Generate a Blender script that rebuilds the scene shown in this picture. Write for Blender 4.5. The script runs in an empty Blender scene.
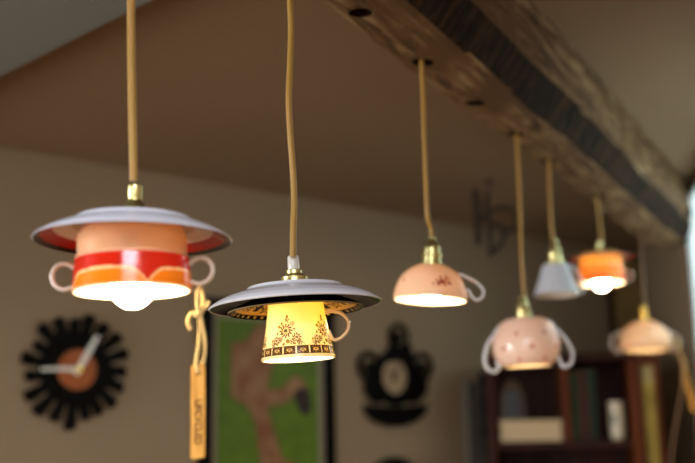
import bpy, bmesh, math, random
from mathutils import Vector, Matrix, noise
random.seed(4)
PI = math.pi
C = bpy.context.scene.collection
S = bpy.context.scene

# ------------------------------------------------------------------ camera
FPX = 1000.0
ZC = 1.58
ROLL = math.radians(1.0)
PITCH = math.atan(203.0 / FPX)
cam_d = bpy.data.cameras.new('camera'); cam = bpy.data.objects.new('camera', cam_d); C.objects.link(cam)
cam_d.sensor_width = 36.0; cam_d.lens = 36.0 * FPX / 695.0; cam_d.clip_start = .02
R = Matrix.Rotation(PI/2 + PITCH, 3, 'X') @ Matrix.Rotation(-ROLL, 3, 'Z')
cam.matrix_world = Matrix.Translation((0, 0, ZC)) @ R.to_4x4()
S.camera = cam
O = Vector((0, 0, ZC))
FWD = R @ Vector((0, 0, -1))
def ray(px, py): return R @ Vector(((px-347.5)/FPX, -(py-231.5)/FPX, -1))
def on_plane(px, py, p0, n):
    d = ray(px, py); return O + d * ((p0-O).dot(n) / d.dot(n))
def at_z(px, py, z): return on_plane(px, py, Vector((0, 0, z)), Vector((0, 0, 1)))
def proj(p):
    q = R.transposed() @ (p - O); return (347.5 + FPX*q.x/-q.z, 231.5 - FPX*q.y/-q.z)

ZB = ZC + .47            # underside of the beam
ZCEIL = ZC + .615
h0, h1 = at_z(358, 12, ZB), at_z(549, 160, ZB)
BD = (h1-h0).normalized()                       # beam direction
BN = Vector((BD.y, -BD.x, 0))                   # to the right of the beam
def lamp_pt(px, py): return on_plane(px, py, h0, BN)

# back wall from the ceiling seam
wa, wb = at_z(0, 147, ZCEIL), at_z(430, 220, ZCEIL)
WD = Vector((wb.x-wa.x, wb.y-wa.y, 0)).normalized(); WN = Vector((WD.y, -WD.x, 0))
WANG = math.atan2(WD.y, WD.x)
W0 = Vector((wa.x, wa.y, 0))
def wall_pt(px, py): return on_plane(px, py, W0, WN)
def wall_uz(px, py):
    p = wall_pt(px, py); return ((p-W0).dot(WD), p.z)

# ------------------------------------------------------------------ materials
def srgb(r, g, b):
    f = lambda c: (c/255/12.92) if c/255 <= .04045 else ((c/255+.055)/1.055)**2.4
    return (f(r), f(g), f(b), 1)
def nt(name):
    m = bpy.data.materials.new(name); m.use_nodes = True; n = m.node_tree; n.nodes.clear()
    o = n.nodes.new('ShaderNodeOutputMaterial'); return m, n, o
def simple(name, col, rough=.5, metal=0, bump=0, bscale=40, var=0, coat=0, vscale=6, spec=.25):
    m, n, o = nt(name)
    p = n.nodes.new('ShaderNodeBsdfPrincipled'); p.inputs['Specular IOR Level'].default_value = spec if metal < .5 else .5; n.links.new(p.outputs[0], o.inputs[0])
    p.inputs['Base Color'].default_value = col; p.inputs['Roughness'].default_value = rough
    p.inputs['Metallic'].default_value = metal
    if coat: p.inputs['Coat Weight'].default_value = coat
    tc = n.nodes.new('ShaderNodeTexCoord')
    if var:
        ns = n.nodes.new('ShaderNodeTexNoise'); ns.inputs['Scale'].default_value = vscale; ns.inputs['Detail'].default_value = 5
        n.links.new(tc.outputs['Object'], ns.inputs['Vector'])
        cr = n.nodes.new('ShaderNodeValToRGB')
        a, b = cr.color_ramp.elements
        a.position = .3; b.position = .7
        a.color = [c*(1-var) for c in col[:3]]+[1]; b.color = [min(1, c*(1+var)) for c in col[:3]]+[1]
        n.links.new(ns.outputs['Fac'], cr.inputs['Fac']); n.links.new(cr.outputs['Color'], p.inputs['Base Color'])
    if bump:
        ns = n.nodes.new('ShaderNodeTexNoise'); ns.inputs['Scale'].default_value = bscale; ns.inputs['Detail'].default_value = 6
        n.links.new(tc.outputs['Object'], ns.inputs['Vector'])
        bp = n.nodes.new('ShaderNodeBump'); bp.inputs['Strength'].default_value = bump; bp.inputs['Distance'].default_value = .01
        n.links.new(ns.outputs['Fac'], bp.inputs['Height']); n.links.new(bp.outputs[0], p.inputs['Normal'])
    return m
def porcelain(name, trans=.3, tint=(1, .8, .5), rough=.15, inner=None):
    """glazed china coloured by the vertex attribute Col; thin enough to let lamp light through"""
    m, n, o = nt(name)
    at = n.nodes.new('ShaderNodeVertexColor'); at.layer_name = 'Col'
    p = n.nodes.new('ShaderNodeBsdfPrincipled'); p.inputs['Roughness'].default_value = rough
    n.links.new(at.outputs['Color'], p.inputs['Base Color'])
    if trans <= 0:
        n.links.new(p.outputs[0], o.inputs[0]); return m
    t = n.nodes.new('ShaderNodeBsdfTranslucent')
    mx = n.nodes.new('ShaderNodeMixRGB'); mx.blend_type = 'MULTIPLY'; mx.inputs[0].default_value = 1
    mx.inputs[2].default_value = (*tint, 1); n.links.new(at.outputs['Color'], mx.inputs[1])
    n.links.new(mx.outputs[0], t.inputs['Color'])
    s = n.nodes.new('ShaderNodeMixShader'); s.inputs[0].default_value = trans
    n.links.new(p.outputs[0], s.inputs[1]); n.links.new(t.outputs[0], s.inputs[2]); n.links.new(s.outputs[0], o.inputs[0])
    return m
def attr_mat(name, rough=.5, coat=0):
    m, n, o = nt(name)
    at = n.nodes.new('ShaderNodeVertexColor'); at.layer_name = 'Col'
    p = n.nodes.new('ShaderNodeBsdfPrincipled'); p.inputs['Roughness'].default_value = rough
    p.inputs['Coat Weight'].default_value = coat
    n.links.new(at.outputs['Color'], p.inputs['Base Color']); n.links.new(p.outputs[0], o.inputs[0]); return m
def emit(name, col, st):
    m, n, o = nt(name); e = n.nodes.new('ShaderNodeEmission')
    e.inputs[0].default_value = (*col, 1); e.inputs[1].default_value = st; n.links.new(e.outputs[0], o.inputs[0]); return m
def cordmat(name, c1, c2):
    m, n, o = nt(name)
    p = n.nodes.new('ShaderNodeBsdfPrincipled'); p.inputs['Roughness'].default_value = .45
    p.inputs['Sheen Weight'].default_value = .3
    uv = n.nodes.new('ShaderNodeUVMap'); uv.uv_map = 'UVMap'
    w = n.nodes.new('ShaderNodeTexWave'); w.bands_direction = 'DIAGONAL'; w.inputs['Scale'].default_value = 1.3
    w.inputs['Distortion'].default_value = 1.5
    n.links.new(uv.outputs[0], w.inputs['Vector'])
    cr = n.nodes.new('ShaderNodeValToRGB'); cr.color_ramp.elements[0].color = c1; cr.color_ramp.elements[1].color = c2
    n.links.new(w.outputs['Fac'], cr.inputs[0]); n.links.new(cr.outputs[0], p.inputs['Base Color'])
    bp = n.nodes.new('ShaderNodeBump'); bp.inputs['Strength'].default_value = .8; bp.inputs['Distance'].default_value = .001
    n.links.new(w.outputs['Fac'], bp.inputs['Height']); n.links.new(bp.outputs[0], p.inputs['Normal'])
    n.links.new(p.outputs[0], o.inputs[0]); return m
def woodmat(name, c1, c2, c3, scale=(2, 30, 30), rough=.7, bump=.5, bdist=.006, dirt=None, nz=1.0):
    m, n, o = nt(name)
    p = n.nodes.new('ShaderNodeBsdfPrincipled'); p.inputs['Roughness'].default_value = rough; p.inputs['Specular IOR Level'].default_value = .12
    tc = n.nodes.new('ShaderNodeTexCoord'); mp = n.nodes.new('ShaderNodeMapping'); mp.inputs['Scale'].default_value = scale
    n.links.new(tc.outputs['Object'], mp.inputs[0])
    ns = n.nodes.new('ShaderNodeTexNoise'); ns.inputs['Scale'].default_value = nz; ns.inputs['Detail'].default_value = 8
    ns.inputs['Roughness'].default_value = .65; ns.inputs['Distortion'].default_value = .6
    n.links.new(mp.outputs[0], ns.inputs['Vector'])
    cr = n.nodes.new('ShaderNodeValToRGB'); e = cr.color_ramp.elements
    e[0].position = .36; e[0].color = c1; e[1].position = .70; e[1].color = c3
    k = e.new(.5); k.color = c2
    n.links.new(ns.outputs['Fac'], cr.inputs[0])
    col = cr.outputs[0]
    if dirt:
        n2 = n.nodes.new('ShaderNodeTexNoise'); n2.inputs['Scale'].default_value = 9; n2.inputs['Detail'].default_value = 6
        n.links.new(tc.outputs['Object'], n2.inputs['Vector'])
        r2 = n.nodes.new('ShaderNodeValToRGB'); r2.color_ramp.elements[0].position = .45; r2.color_ramp.elements[1].position = .62
        n.links.new(n2.outputs['Fac'], r2.inputs[0])
        mx = n.nodes.new('ShaderNodeMixRGB'); mx.inputs[2].default_value = dirt
        n.links.new(r2.outputs[0], mx.inputs[0]); n.links.new(col, mx.inputs[1]); col = mx.outputs[0]
    n.links.new(col, p.inputs['Base Color'])
    bp = n.nodes.new('ShaderNodeBump'); bp.inputs['Strength'].default_value = bump; bp.inputs['Distance'].default_value = bdist
    n.links.new(ns.outputs['Fac'], bp.inputs['Height']); n.links.new(bp.outputs[0], p.inputs['Normal'])
    n.links.new(p.outputs[0], o.inputs[0]); return m

M = {}
M['wall'] = simple('wall_paint', srgb(162, 142, 114), .85, bump=.12, bscale=30, var=.05, vscale=1.5)
M['ceil'] = simple('ceiling_paint', srgb(138, 112, 82), .9, bump=.1, bscale=20, var=.05, vscale=1.2)
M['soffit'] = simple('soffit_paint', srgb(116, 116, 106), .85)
M['floor'] = woodmat('floor_boards', srgb(90, 60, 35), srgb(120, 82, 50), srgb(140, 100, 62), (1, 12, 1))
M['beam'] = woodmat('old_oak', srgb(30, 19, 10), srgb(124, 94, 62), srgb(182, 154, 112), (9.0, 90, 90), .8, 1.0, .004, dirt=srgb(104, 78, 48), nz=1.0)
M['bore'] = simple('bore_painted_shade', srgb(30, 19, 10), .95, spec=0)  # shade inside the drilled holes, put into the colour of their inner faces
M['bark'] = woodmat('dark_ridged_edge', srgb(10, 6, 2), srgb(36, 23, 10), srgb(84, 58, 28), (90, 16, 16), .9, 1.0, .006)
M['cord'] = cordmat('gold_fabric_cord', srgb(156, 116, 30), srgb(232, 192, 84))
M['cord_brown'] = cordmat('brown_fabric_cord', srgb(120, 84, 44), srgb(165, 122, 70))
M['brass'] = simple('aged_brass', srgb(212, 202, 140), .32, 1, var=.2, vscale=60)
M['gold'] = simple('polished_brass', srgb(235, 188, 95), .2, 1)
M['clearp'] = simple('translucent_grip', srgb(205, 200, 190), .2, coat=.5)
M['bulb'] = emit('bulb_glow', (1, .78, .48), 70)
M['bulb_dim'] = emit('dim_bulb_glow', (1, .74, .42), 14)
M['bulb_off'] = simple('unlit_bulb_glass', srgb(225, 222, 212), .2, coat=.5)
M['black'] = simple('black_vinyl', srgb(13, 10, 8), .5, spec=.08)
M['frame_black'] = simple('black_frame_paint', srgb(12, 9, 7), .5, spec=.08)
M['copper'] = simple('copper_label', srgb(172, 98, 52), .5, var=.1)
M['hands'] = simple('bright_metal_hands', srgb(255, 250, 235), .3, 0, coat=.6, spec=.5)
M['mat'] = simple('picture_mount', srgb(150, 142, 120), .8)
M['shelf'] = woodmat('dark_bookcase', srgb(24, 8, 3), srgb(46, 16, 6), srgb(62, 25, 9), (20, 20, 2), .5, .2)
M['shelf_warm'] = woodmat('red_brown_wood', srgb(62, 26, 9), srgb(88, 40, 14), srgb(108, 54, 22), (20, 20, 2), .5, .2)
M['iron'] = simple('dark_iron', srgb(50, 38, 26), .7, 0)
M['twine'] = simple('cotton_twine', srgb(238, 200, 128), .85, bump=.6, bscale=900)
M['tag'] = woodmat('light_wood_tag', srgb(186, 128, 52), srgb(216, 158, 76), srgb(234, 182, 96), (120, 120, 12), .65, .4, .001)
M['burn'] = simple('burnt_lettering', srgb(104, 62, 24), .8)
M['cream'] = simple('cream_ceramic', srgb(190, 165, 125), .4)
M['white_frame'] = simple('white_window_paint', srgb(205, 208, 205), .5)
M['olive'] = simple('olive_card', srgb(158, 136, 62), .7, var=.35, vscale=14)
M['oliveg'] = simple('grey_green_card', srgb(176, 154, 100), .7, var=.2, vscale=12)
M['greyp'] = simple('slate_grey_paint', srgb(112, 106, 94), .6)
M['attr'] = attr_mat('painted_colours', .6)
M['attr_gloss'] = attr_mat('glossy_painted_colours', .25, .3)

# ------------------------------------------------------------------ mesh helpers
def link(name, me, m=None, parent=None, smooth=True):
    o = bpy.data.objects.new(name, me); C.objects.link(o)
    if m is not None: me.materials.append(m)
    if smooth:
        me.polygons.foreach_set('use_smooth', [True]*len(me.polygons))
        try: me.set_sharp_from_angle(angle=math.radians(38))
        except Exception: pass
    if parent is not None: o.parent = parent
    return o
def obj(name, bm, m, parent=None, smooth=True, fix=True):
    if fix: bmesh.ops.recalc_face_normals(bm, faces=bm.faces)
    me = bpy.data.meshes.new(name); bm.to_mesh(me); bm.free()
    return link(name, me, m, parent, smooth)
def thing(name, label, cat, loc=(0, 0, 0), rotz=0, group=None):
    o = bpy.data.objects.new(name, None); C.objects.link(o); o.empty_display_size = .05
    o.location = loc; o.rotation_euler = (0, 0, rotz); o['label'] = label; o['category'] = cat
    if group: o['group'] = group
    return o
def tag(o, label, cat, group=None):
    o['label'] = label; o['category'] = cat
    if group: o['group'] = group
    return o
def struct(o): o['kind'] = 'structure'; return o
def box(bm, x0, x1, y0, y1, z0, z1, bev=0):
    b2 = bmesh.new()
    vs = [b2.verts.new((x, y, z)) for x in (x0, x1) for y in (y0, y1) for z in (z0, z1)]
    for f in ((0, 1, 3, 2), (4, 6, 7, 5), (0, 4, 5, 1), (2, 3, 7, 6), (0, 2, 6, 4), (1, 5, 7, 3)): b2.faces.new([vs[i] for i in f])
    if bev: bmesh.ops.bevel(b2, geom=list(b2.edges), offset=bev, segments=2, affect='EDGES', profile=.6)
    me = bpy.data.meshes.new('t'); b2.to_mesh(me); b2.free(); bm.from_mesh(me); bpy.data.meshes.remove(me)
def B(*a, bev=0):
    bm = bmesh.new(); box(bm, *a, bev=bev); return bm
def prism(bm, pts, y0, y1):
    """outline in x,z extruded along y"""
    a = [bm.verts.new((x, y0, z)) for x, z in pts]; b = [bm.verts.new((x, y1, z)) for x, z in pts]
    n = len(pts)
    bm.faces.new(a); bm.faces.new(b[::-1])
    for i in range(n): bm.faces.new((a[i], b[i], b[(i+1) % n], a[(i+1) % n]))
def ring_prism(bm, cx, cz, ro, ri, y0, y1, sx=1, n=32):
    L = []
    for r, y in ((ro, y0), (ro, y1), (ri, y1), (ri, y0)):
        L.append([bm.verts.new((cx+sx*r*math.cos(2*PI*i/n), y, cz+r*math.sin(2*PI*i/n))) for i in range(n)])
    for k in range(4):
        for i in range(n): bm.faces.new((L[k][i], L[(k+1) % 4][i], L[(k+1) % 4][(i+1) % n], L[k][(i+1) % n]))
def disc_pts(cx, cz, r, sx=1, n=32): return [(cx+sx*r*math.cos(2*PI*i/n), cz+r*math.sin(2*PI*i/n)) for i in range(n)]
def catmull(pts, k=8):
    P = [Vector(p) for p in pts]; P = [2*P[0]-P[1]] + P + [2*P[-1]-P[-2]]; out = []
    for i in range(1, len(P)-2):
        for j in range(k):
            t = j/k; a, b, c, d = P[i-1:i+3]
            out.append(.5*((2*b)+(c-a)*t+(2*a-5*b+4*c-d)*t*t+(3*b-a-3*c+d)*t**3))
    out.append(P[-2]); return out
def tube(bm, pts, ra, rb=None, n=10, ref=Vector((0, 1, 0)), uv=False, closed=False):
    """sweep; ra in the plane of the curve, rb along ref; ra/rb may be lists"""
    P = [Vector(p) for p in pts]; m = len(P); rings = []
    rb = ra if rb is None else rb
    f = lambda r, i: r[min(i, len(r)-1)] if isinstance(r, (list, tuple)) else r
    for i, p in enumerate(P):
        t = (P[(i+1) % m] - P[i-1]) if closed else (P[min(i+1, m-1)] - P[max(i-1, 0)])
        t.normalize(); s = ref.cross(t)
        if s.length < 1e-4: s = Vector((1, 0, 0)).cross(t)
        s.normalize(); u = t.cross(s)
        rings.append([bm.verts.new(p + s*f(ra, i)*math.cos(2*PI*k/n) + u*f(rb, i)*math.sin(2*PI*k/n)) for k in range(n)])
    lay = bm.loops.layers.uv.verify() if uv else None
    L = [0]
    for i in range(1, m): L.append(L[-1] + (P[i]-P[i-1]).length)
    for i in range(m if closed else m-1):
        j = (i+1) % m
        for k in range(n):
            fc = bm.faces.new((rings[i][k], rings[j][k], rings[j][(k+1) % n], rings[i][(k+1) % n]))
            if uv:
                for lp, (a, b) in zip(fc.loops, ((L[i], k), (L[j], k), (L[j], k+1), (L[i], k+1))):
                    lp[lay].uv = (a*220, b/n*2.4)
    if not closed: bm.faces.new(rings[0][::-1]); bm.faces.new(rings[-1])
def lathe(prof, n=96, closed=False, colf=None, dense=0, lobes=None):
    """prof (r,z); closed loop gives a shell. colf(theta,r,z,k) sets colours"""
    if dense:
        q = []
        m = len(prof)
        for i in range(m if closed else m-1):
            a, b = prof[i], prof[(i+1) % m]
            d = math.hypot(a[0]-b[0], a[1]-b[1]); s = max(1, int(d/dense))
            for j in range(s): q.append((a[0]+(b[0]-a[0])*j/s, a[1]+(b[1]-a[1])*j/s, i+j/s))
        if not closed: q.append((*prof[-1], m-1))
        prof = q
    else: prof = [(p[0], p[1], i) for i, p in enumerate(prof)]
    bm = bmesh.new(); lay = bm.verts.layers.float_color.new('Col') if colf else None
    rings = []
    for r, z, k in prof:
        if r < 1e-6:
            v = bm.verts.new((0, 0, z))
            if lay: v[lay] = colf(0, r, z, k)
            rings.append([v]); continue
        L = []
        for i in range(n):
            th = 2*PI*i/n; rr = r*(lobes(th, z) if lobes else 1)
            v = bm.verts.new((rr*math.sin(th), -rr*math.cos(th), z))     # theta 0 faces the viewer side
            if lay: v[lay] = colf(th, r, z, k)
            L.append(v)
        rings.append(L)
    m = len(rings)
    for i in range(m if closed else m-1):
        a, b = rings[i], rings[(i+1) % m]
        if len(a) == 1 and len(b) == 1: continue
        if len(a) == 1:
            for j in range(n): bm.faces.new((a[0], b[j], b[(j+1) % n]))
        elif len(b) == 1:
            for j in range(n): bm.faces.new((a[j], b[0], a[(j+1) % n]))
        else:
            for j in range(n): bm.faces.new((a[j], b[j], b[(j+1) % n], a[(j+1) % n]))
    return bm
def shell(outer, th):
    """outer profile from the top centre (r=0) down to the rim -> closed section of a shell of thickness th, inner side below/inside"""
    inner = []
    m = len(outer)
    for i, (r, z) in enumerate(outer):
        a = outer[max(i-1, 0)]; b = outer[min(i+1, m-1)]
        dx, dz = b[0]-a[0], b[1]-a[1]; L = math.hypot(dx, dz) or 1
        nx, nz = dz/L, -dx/L          # travelling outward/down: the inside lies on this side
        inner.append((max(0, r+nx*th), z+nz*th if r > 1e-6 else z-th))
    return outer + inner[::-1], m

# ------------------------------------------------------------------ room
def slab(name, poly, z0, z1, m):
    bm = bmesh.new()
    a = [bm.verts.new((x, y, z0)) for x, y in poly]; b = [bm.verts.new((x, y, z1)) for x, y in poly]
    bm.faces.new(a); bm.faces.new(b[::-1]); n = len(poly)
    for i in range(n): bm.faces.new((a[i], b[i], b[(i+1) % n], a[(i+1) % n]))
    return struct(obj(name, bm, m, None, False))

# right wall: through the corner and the beam end
rc = wall_pt(648, 330); rc.z = 0
be = at_z(686, 233, ZB+.03); 
rB = Vector((be.x+.006, be.y, 0))
RD = (rB - rc).normalized()                 # toward the camera
YF = -1.9                                   # front wall
rF = rc + RD * ((YF-rc.y)/RD.y)
XL = -2.3
lw = W0 + WD * ((XL-W0.x)/WD.x)             # back wall at the left wall
T = .12
floor = slab('floor', [(XL-T, YF-T), (rF.x+T, YF-T), (rc.x+.6, rc.y+.5), (XL-T, rc.y+.5)], -.1, 0, M['floor'])
bm = bmesh.new(); xe = rc.x+.6; SKY = (-.38, .68, -1.18, -.32)
xs = [XL-T, SKY[0], SKY[1], xe]; ys = [YF-T, SKY[2], SKY[3], rc.y+.5]
for zz, up in ((ZCEIL, 0), (ZCEIL+.1, 1)):
    vv = [[bm.verts.new((x, y, zz)) for y in ys] for x in xs]
    for i in range(3):
        for j in range(3):
            if i == 1 and j == 1: continue
            bm.faces.new((vv[i][j], vv[i+1][j], vv[i+1][j+1], vv[i][j+1]))
    if up: 
        for (a, b) in (((1, 1), (2, 1)), ((2, 1), (2, 2)), ((2, 2), (1, 2)), ((1, 2), (1, 1)), ((0, 0), (3, 0)), ((3, 0), (3, 3)), ((3, 3), (0, 3)), ((0, 3), (0, 0))):
            bm.faces.new((lo[a[0]][a[1]], lo[b[0]][b[1]], vv[b[0]][b[1]], vv[a[0]][a[1]]))
    lo = vv
ceiling = struct(obj('ceiling', bm, M['ceil'], None, False))
def wall_obj(name, p, q, holes, m, out):
    """vertical wall from p to q with rectangular openings (u0,u1,z0,z1); thickness T towards out"""
    d = Vector((q.x-p.x, q.y-p.y, 0)); L = d.length; d.normalize()
    bm = bmesh.new(); us = sorted({0, L, *[h[0] for h in holes], *[h[1] for h in holes]}); zs = sorted({0, ZCEIL, *[h[2] for h in holes], *[h[3] for h in holes]})
    for i in range(len(us)-1):
        for j in range(len(zs)-1):
            um, zm = (us[i]+us[i+1])/2, (zs[j]+zs[j+1])/2
            if any(h[0] < um < h[1] and h[2] < zm < h[3] for h in holes): continue
            box(bm, us[i], us[i+1], 0, T, zs[j], zs[j+1])
    bmesh.ops.remove_doubles(bm, verts=bm.verts, dist=1e-5)
    # drop the inner faces that two cells share
    seen = {}
    for f in bm.faces:
        seen.setdefault(tuple(round(c, 4) for c in f.calc_center_median()), []).append(f)
    bmesh.ops.delete(bm, geom=[f for L2 in seen.values() if len(L2) > 1 for f in L2], context='FACES')
    o = obj(name, bm, m, None, False)
    n = Vector((-d.y, d.x, 0)); s = 1 if n.dot(out) > 0 else -1
    o.matrix_world = Matrix(((d.x, s*n.x, 0, p.x), (d.y, s*n.y, 0, p.y), (0, 0, 1, 0), (0, 0, 0, 1)))
    return struct(o)
wall_obj('wall_back', lw, rc, [], M['wall'], -WN)
wall_obj('wall_left', Vector((XL, YF, 0)), lw, [(1.75, 2.75, .9, 2.05)], M['wall'], Vector((-1, 0, 0)))  # opening cut for the added left window
# window opening in the right wall: starts just this side of the beam end
rn = Vector((-RD.y, RD.x, 0)); 
if rn.x < 0: rn = -rn
def on_right(px, py): return on_plane(px, py, rc, rn)
w1a = (on_right(683, 260)-rc).dot(RD); w1a = max(w1a, (rB-rc).dot(RD)+.002)
w1z0 = on_right(690, 368).z; w1z1 = ZCEIL-.03
wall_obj('wall_right', rc, rF, [(w1a, w1a+1.2, w1z0, w1z1)], M['wall'], rn)
fw = rF.x-XL
wall_obj('wall_front', Vector((XL, YF, 0)), rF, [(.5, fw-.35, .9, ZCEIL-.06)], M['wall'], Vector((0, -1, 0)))
# windows
def window(name, p, d, out, w, z0, z1, bars, glassm, dy=0, f=.035):
    bm = bmesh.new()
    box(bm, 0, w, .02+dy, .07+dy, z0, z0+f); box(bm, 0, w, .02+dy, .07+dy, z1-f, z1)
    box(bm, 0, f, .02+dy, .07+dy, z0+f, z1-f); box(bm, w-f, w, .02+dy, .07+dy, z0+f, z1-f)
    for k in range(1, bars): box(bm, w*k/bars-.012, w*k/bars+.012, .03+dy, .06+dy, z0+f, z1-f)
    n = Vector((-d.y, d.x, 0)); s = 1 if n.dot(out) > 0 else -1
    o = obj(name, bm, M['white_frame'], None, False)
    o.matrix_world = Matrix(((d.x, s*n.x, 0, p.x), (d.y, s*n.y, 0, p.y), (0, 0, 1, 0), (0, 0, 0, 1)))
    struct(o)
    g = obj('window_pane', B(f*.8, w-f*.8, .027+dy, .031+dy, z0+f*.8, z1-f*.8), glassm, o, False)
    return o
mg, n, oo = nt('window_glass')
tr = n.nodes.new('ShaderNodeBsdfTransparent'); gl = n.nodes.new('ShaderNodeBsdfGlossy'); gl.inputs['Roughness'].default_value = .05
ms = n.nodes.new('ShaderNodeMixShader'); ms.inputs[0].default_value = .06
n.links.new(tr.outputs[0], ms.inputs[1]); n.links.new(gl.outputs[0], ms.inputs[2]); n.links.new(ms.outputs[0], oo.inputs[0])
mo, n, oo = nt('opal_glass')
tl_ = n.nodes.new('ShaderNodeBsdfTranslucent'); tl_.inputs[0].default_value = srgb(232, 240, 240); gl = n.nodes.new('ShaderNodeBsdfGlossy'); gl.inputs['Roughness'].default_value = .3
ms = n.nodes.new('ShaderNodeMixShader'); ms.inputs[0].default_value = .05
n.links.new(tl_.outputs[0], ms.inputs[1]); n.links.new(gl.outputs[0], ms.inputs[2]); n.links.new(ms.outputs[0], oo.inputs[0])
win1 = window('window_1', rc+RD*w1a, RD, rn, 1.2, w1z0, w1z1, 2, mo, -.026, .012)
bm = bmesh.new(); box(bm, .10, .125, -.03, -.006, w1z1-.065, w1z1-.045, bev=.003); obj('window_latch', bm, M['frame_black'], win1, False)
bm = bmesh.new()
for a in ((SKY[0], SKY[1], SKY[2], SKY[2]+.03), (SKY[0], SKY[1], SKY[3]-.03, SKY[3]), (SKY[0], SKY[0]+.03, SKY[2]+.03, SKY[3]-.03), (SKY[1]-.03, SKY[1], SKY[2]+.03, SKY[3]-.03)): box(bm, *a, ZCEIL+.004, ZCEIL+.03)
w3 = struct(obj('window_3', bm, M['white_frame'], None, False))
obj('window_pane', B(SKY[0]+.02, SKY[1]-.02, SKY[2]+.02, SKY[3]-.02, ZCEIL+.015, ZCEIL+.019), mg, w3, False)
fd = Vector((1, 0, 0))
window('added_window_4', Vector((XL, YF+1.75, 0)), Vector((0, 1, 0)), Vector((-1, 0, 0)), 1.0, .9, 2.05, 2, mg)  # added unseen window, put in to light the right wall and far corner
window('window_2', Vector((XL+.5, YF, 0)), fd, Vector((0, -1, 0)), fw-.85, .9, ZCEIL-.06, 4, mg)

# lower ceiling part over the viewer, its edge crossing the upper left corner
ZS = ZCEIL-.05
s0, s1 = at_z(0, 76, ZS), at_z(152, 0, ZS)
sd = (s1-s0).normalized()
def seg_x(p, d, q, e):      # intersection of two 2D lines
    den = d.x*e.y-d.y*e.x; t = ((q.x-p.x)*e.y-(q.y-p.y)*e.x)/den; return p + d*t
lb = Vector((h0.x, h0.y, 0)) - BN*.035      # left side of the beam
A1 = seg_x(Vector((s0.x, s0.y, 0)), Vector((sd.x, sd.y, 0)), lb, Vector((BD.x, BD.y, 0)))
A2 = seg_x(Vector((s0.x, s0.y, 0)), Vector((sd.x, sd.y, 0)), W0, WD)
A3 = seg_x(lb, Vector((BD.x, BD.y, 0)), Vector((0, YF, 0)), Vector((1, 0, 0)))
if A3.x < XL: pass
LW = seg_x(lb, Vector((BD.x, BD.y, 0)), Vector((XL, 0, 0)), Vector((0, 1, 0)))
poly = [(A1.x, A1.y), (A2.x, A2.y), (lw.x, lw.y)]
poly += ([(XL, YF), (A3.x, YF)] if A3.x > XL else [(XL, LW.y)])
slab('ceiling_soffit', poly, ZS, ZCEIL-.001, M['soffit'])

# ------------------------------------------------------------------ beam
holes_px = [(358, 12), (424, 60), (475, 101), (518, 132), (550, 160)]
bt = lambda p: (Vector((p.x, p.y, 0))-Vector((h0.x, h0.y, 0))).dot(BD)
t_end = bt(be) - .0
t_start = -1.75
# section (w to the right of the hole line, height over ZB)
sec = [(-.020, .0), (.012, -.003), (.05, .001), (.063, .007), (.080, .030), (.089, .040), (.093, .075), (.092, .110), (.091, ZCEIL-ZB), (-.028, ZCEIL-ZB), (-.030, .06), (-.027, .012)]
bm = bmesh.new()
NB = 260; rings = []
ss = []
m_ = len(sec)
for i in range(m_):
    a, b = sec[i], sec[(i+1) % m_]
    k = max(1, int(math.hypot(a[0]-b[0], a[1]-b[1])/.006))
    for j in range(k): ss.append((a[0]+(b[0]-a[0])*j/k, a[1]+(b[1]-a[1])*j/k))
for i in range(NB+1):
    t = t_start + (t_end-t_start)*i/NB; L = []
    wob = .006*noise.noise(Vector((t*2.2, 5, 1)))
    for w, z in ss:
        if z > ZCEIL-ZB-.02: dz = 0; k = 0.0
        else: k = 1.0
        q = Vector((t*5, w*45, z*45))
        d = .0025*noise.noise(q) + .003*noise.noise(Vector((t*1.6, w*12, z*12+9))) + .0016*noise.noise(Vector((t*14, w*140, z*140)))
        ww = w + k*(d + wob*(1 if w > .05 else .4)); zz = z + k*(d*.8 + (wob*1.5 if .005 < z < .06 and w > .05 else 0))
        if k == 0: zz = z - .001
        L.append(bm.verts.new((t, -ww, zz)))
    rings.append(L)
nn = len(ss)
for i in range(NB):
    for j in range(nn): bm.faces.new((rings[i][j], rings[i+1][j], rings[i+1][(j+1) % nn], rings[i][(j+1) % nn]))
bm.faces.new(rings[0]); bm.faces.new(rings[-1][::-1])
bang = math.atan2(BD.y, BD.x)
for f in bm.faces:
    c_ = f.calc_center_median()
    if len(f.verts) == 4 and -c_.y > .058 and c_.z < .046: f.material_index = 1
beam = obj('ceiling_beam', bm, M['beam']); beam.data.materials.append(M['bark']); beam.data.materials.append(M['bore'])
beam.location = (h0.x, h0.y, ZB); beam.rotation_euler = (0, 0, bang)
tag(beam, 'long rough old oak beam under the ceiling from which all the cup lamps hang', 'beam')
# drilled holes
cut = bmesh.new()
hole_t = [bt(at_z(x, y, ZB)) for x, y in holes_px]
lamp_cords = {'lamp1': (131, 0), 'lamp2': (290, 0), 'lamp6': (597, 206), 'lamp7': (641, 238)}
for k_, (x, y) in lamp_cords.items():
    hole_t.append(bt(lamp_pt(x, y)))
    if k_ == 'lamp7': hole_t[-1] = min(hole_t[-1], t_end-.05)
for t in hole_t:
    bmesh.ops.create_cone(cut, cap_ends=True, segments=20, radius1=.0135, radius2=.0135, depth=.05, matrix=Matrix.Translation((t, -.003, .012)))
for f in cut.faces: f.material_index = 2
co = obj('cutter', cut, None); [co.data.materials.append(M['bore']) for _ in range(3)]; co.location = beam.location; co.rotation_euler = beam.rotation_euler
md = beam.modifiers.new('b', 'BOOLEAN'); md.object = co; md.operation = 'DIFFERENCE'; md.solver = 'EXACT'
bpy.context.view_layer.update()
dg = bpy.context.evaluated_depsgraph_get()
nm = bpy.data.meshes.new_from_object(beam.evaluated_get(dg)); beam.modifiers.clear(); beam.data = nm
bpy.data.objects.remove(co)

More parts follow.
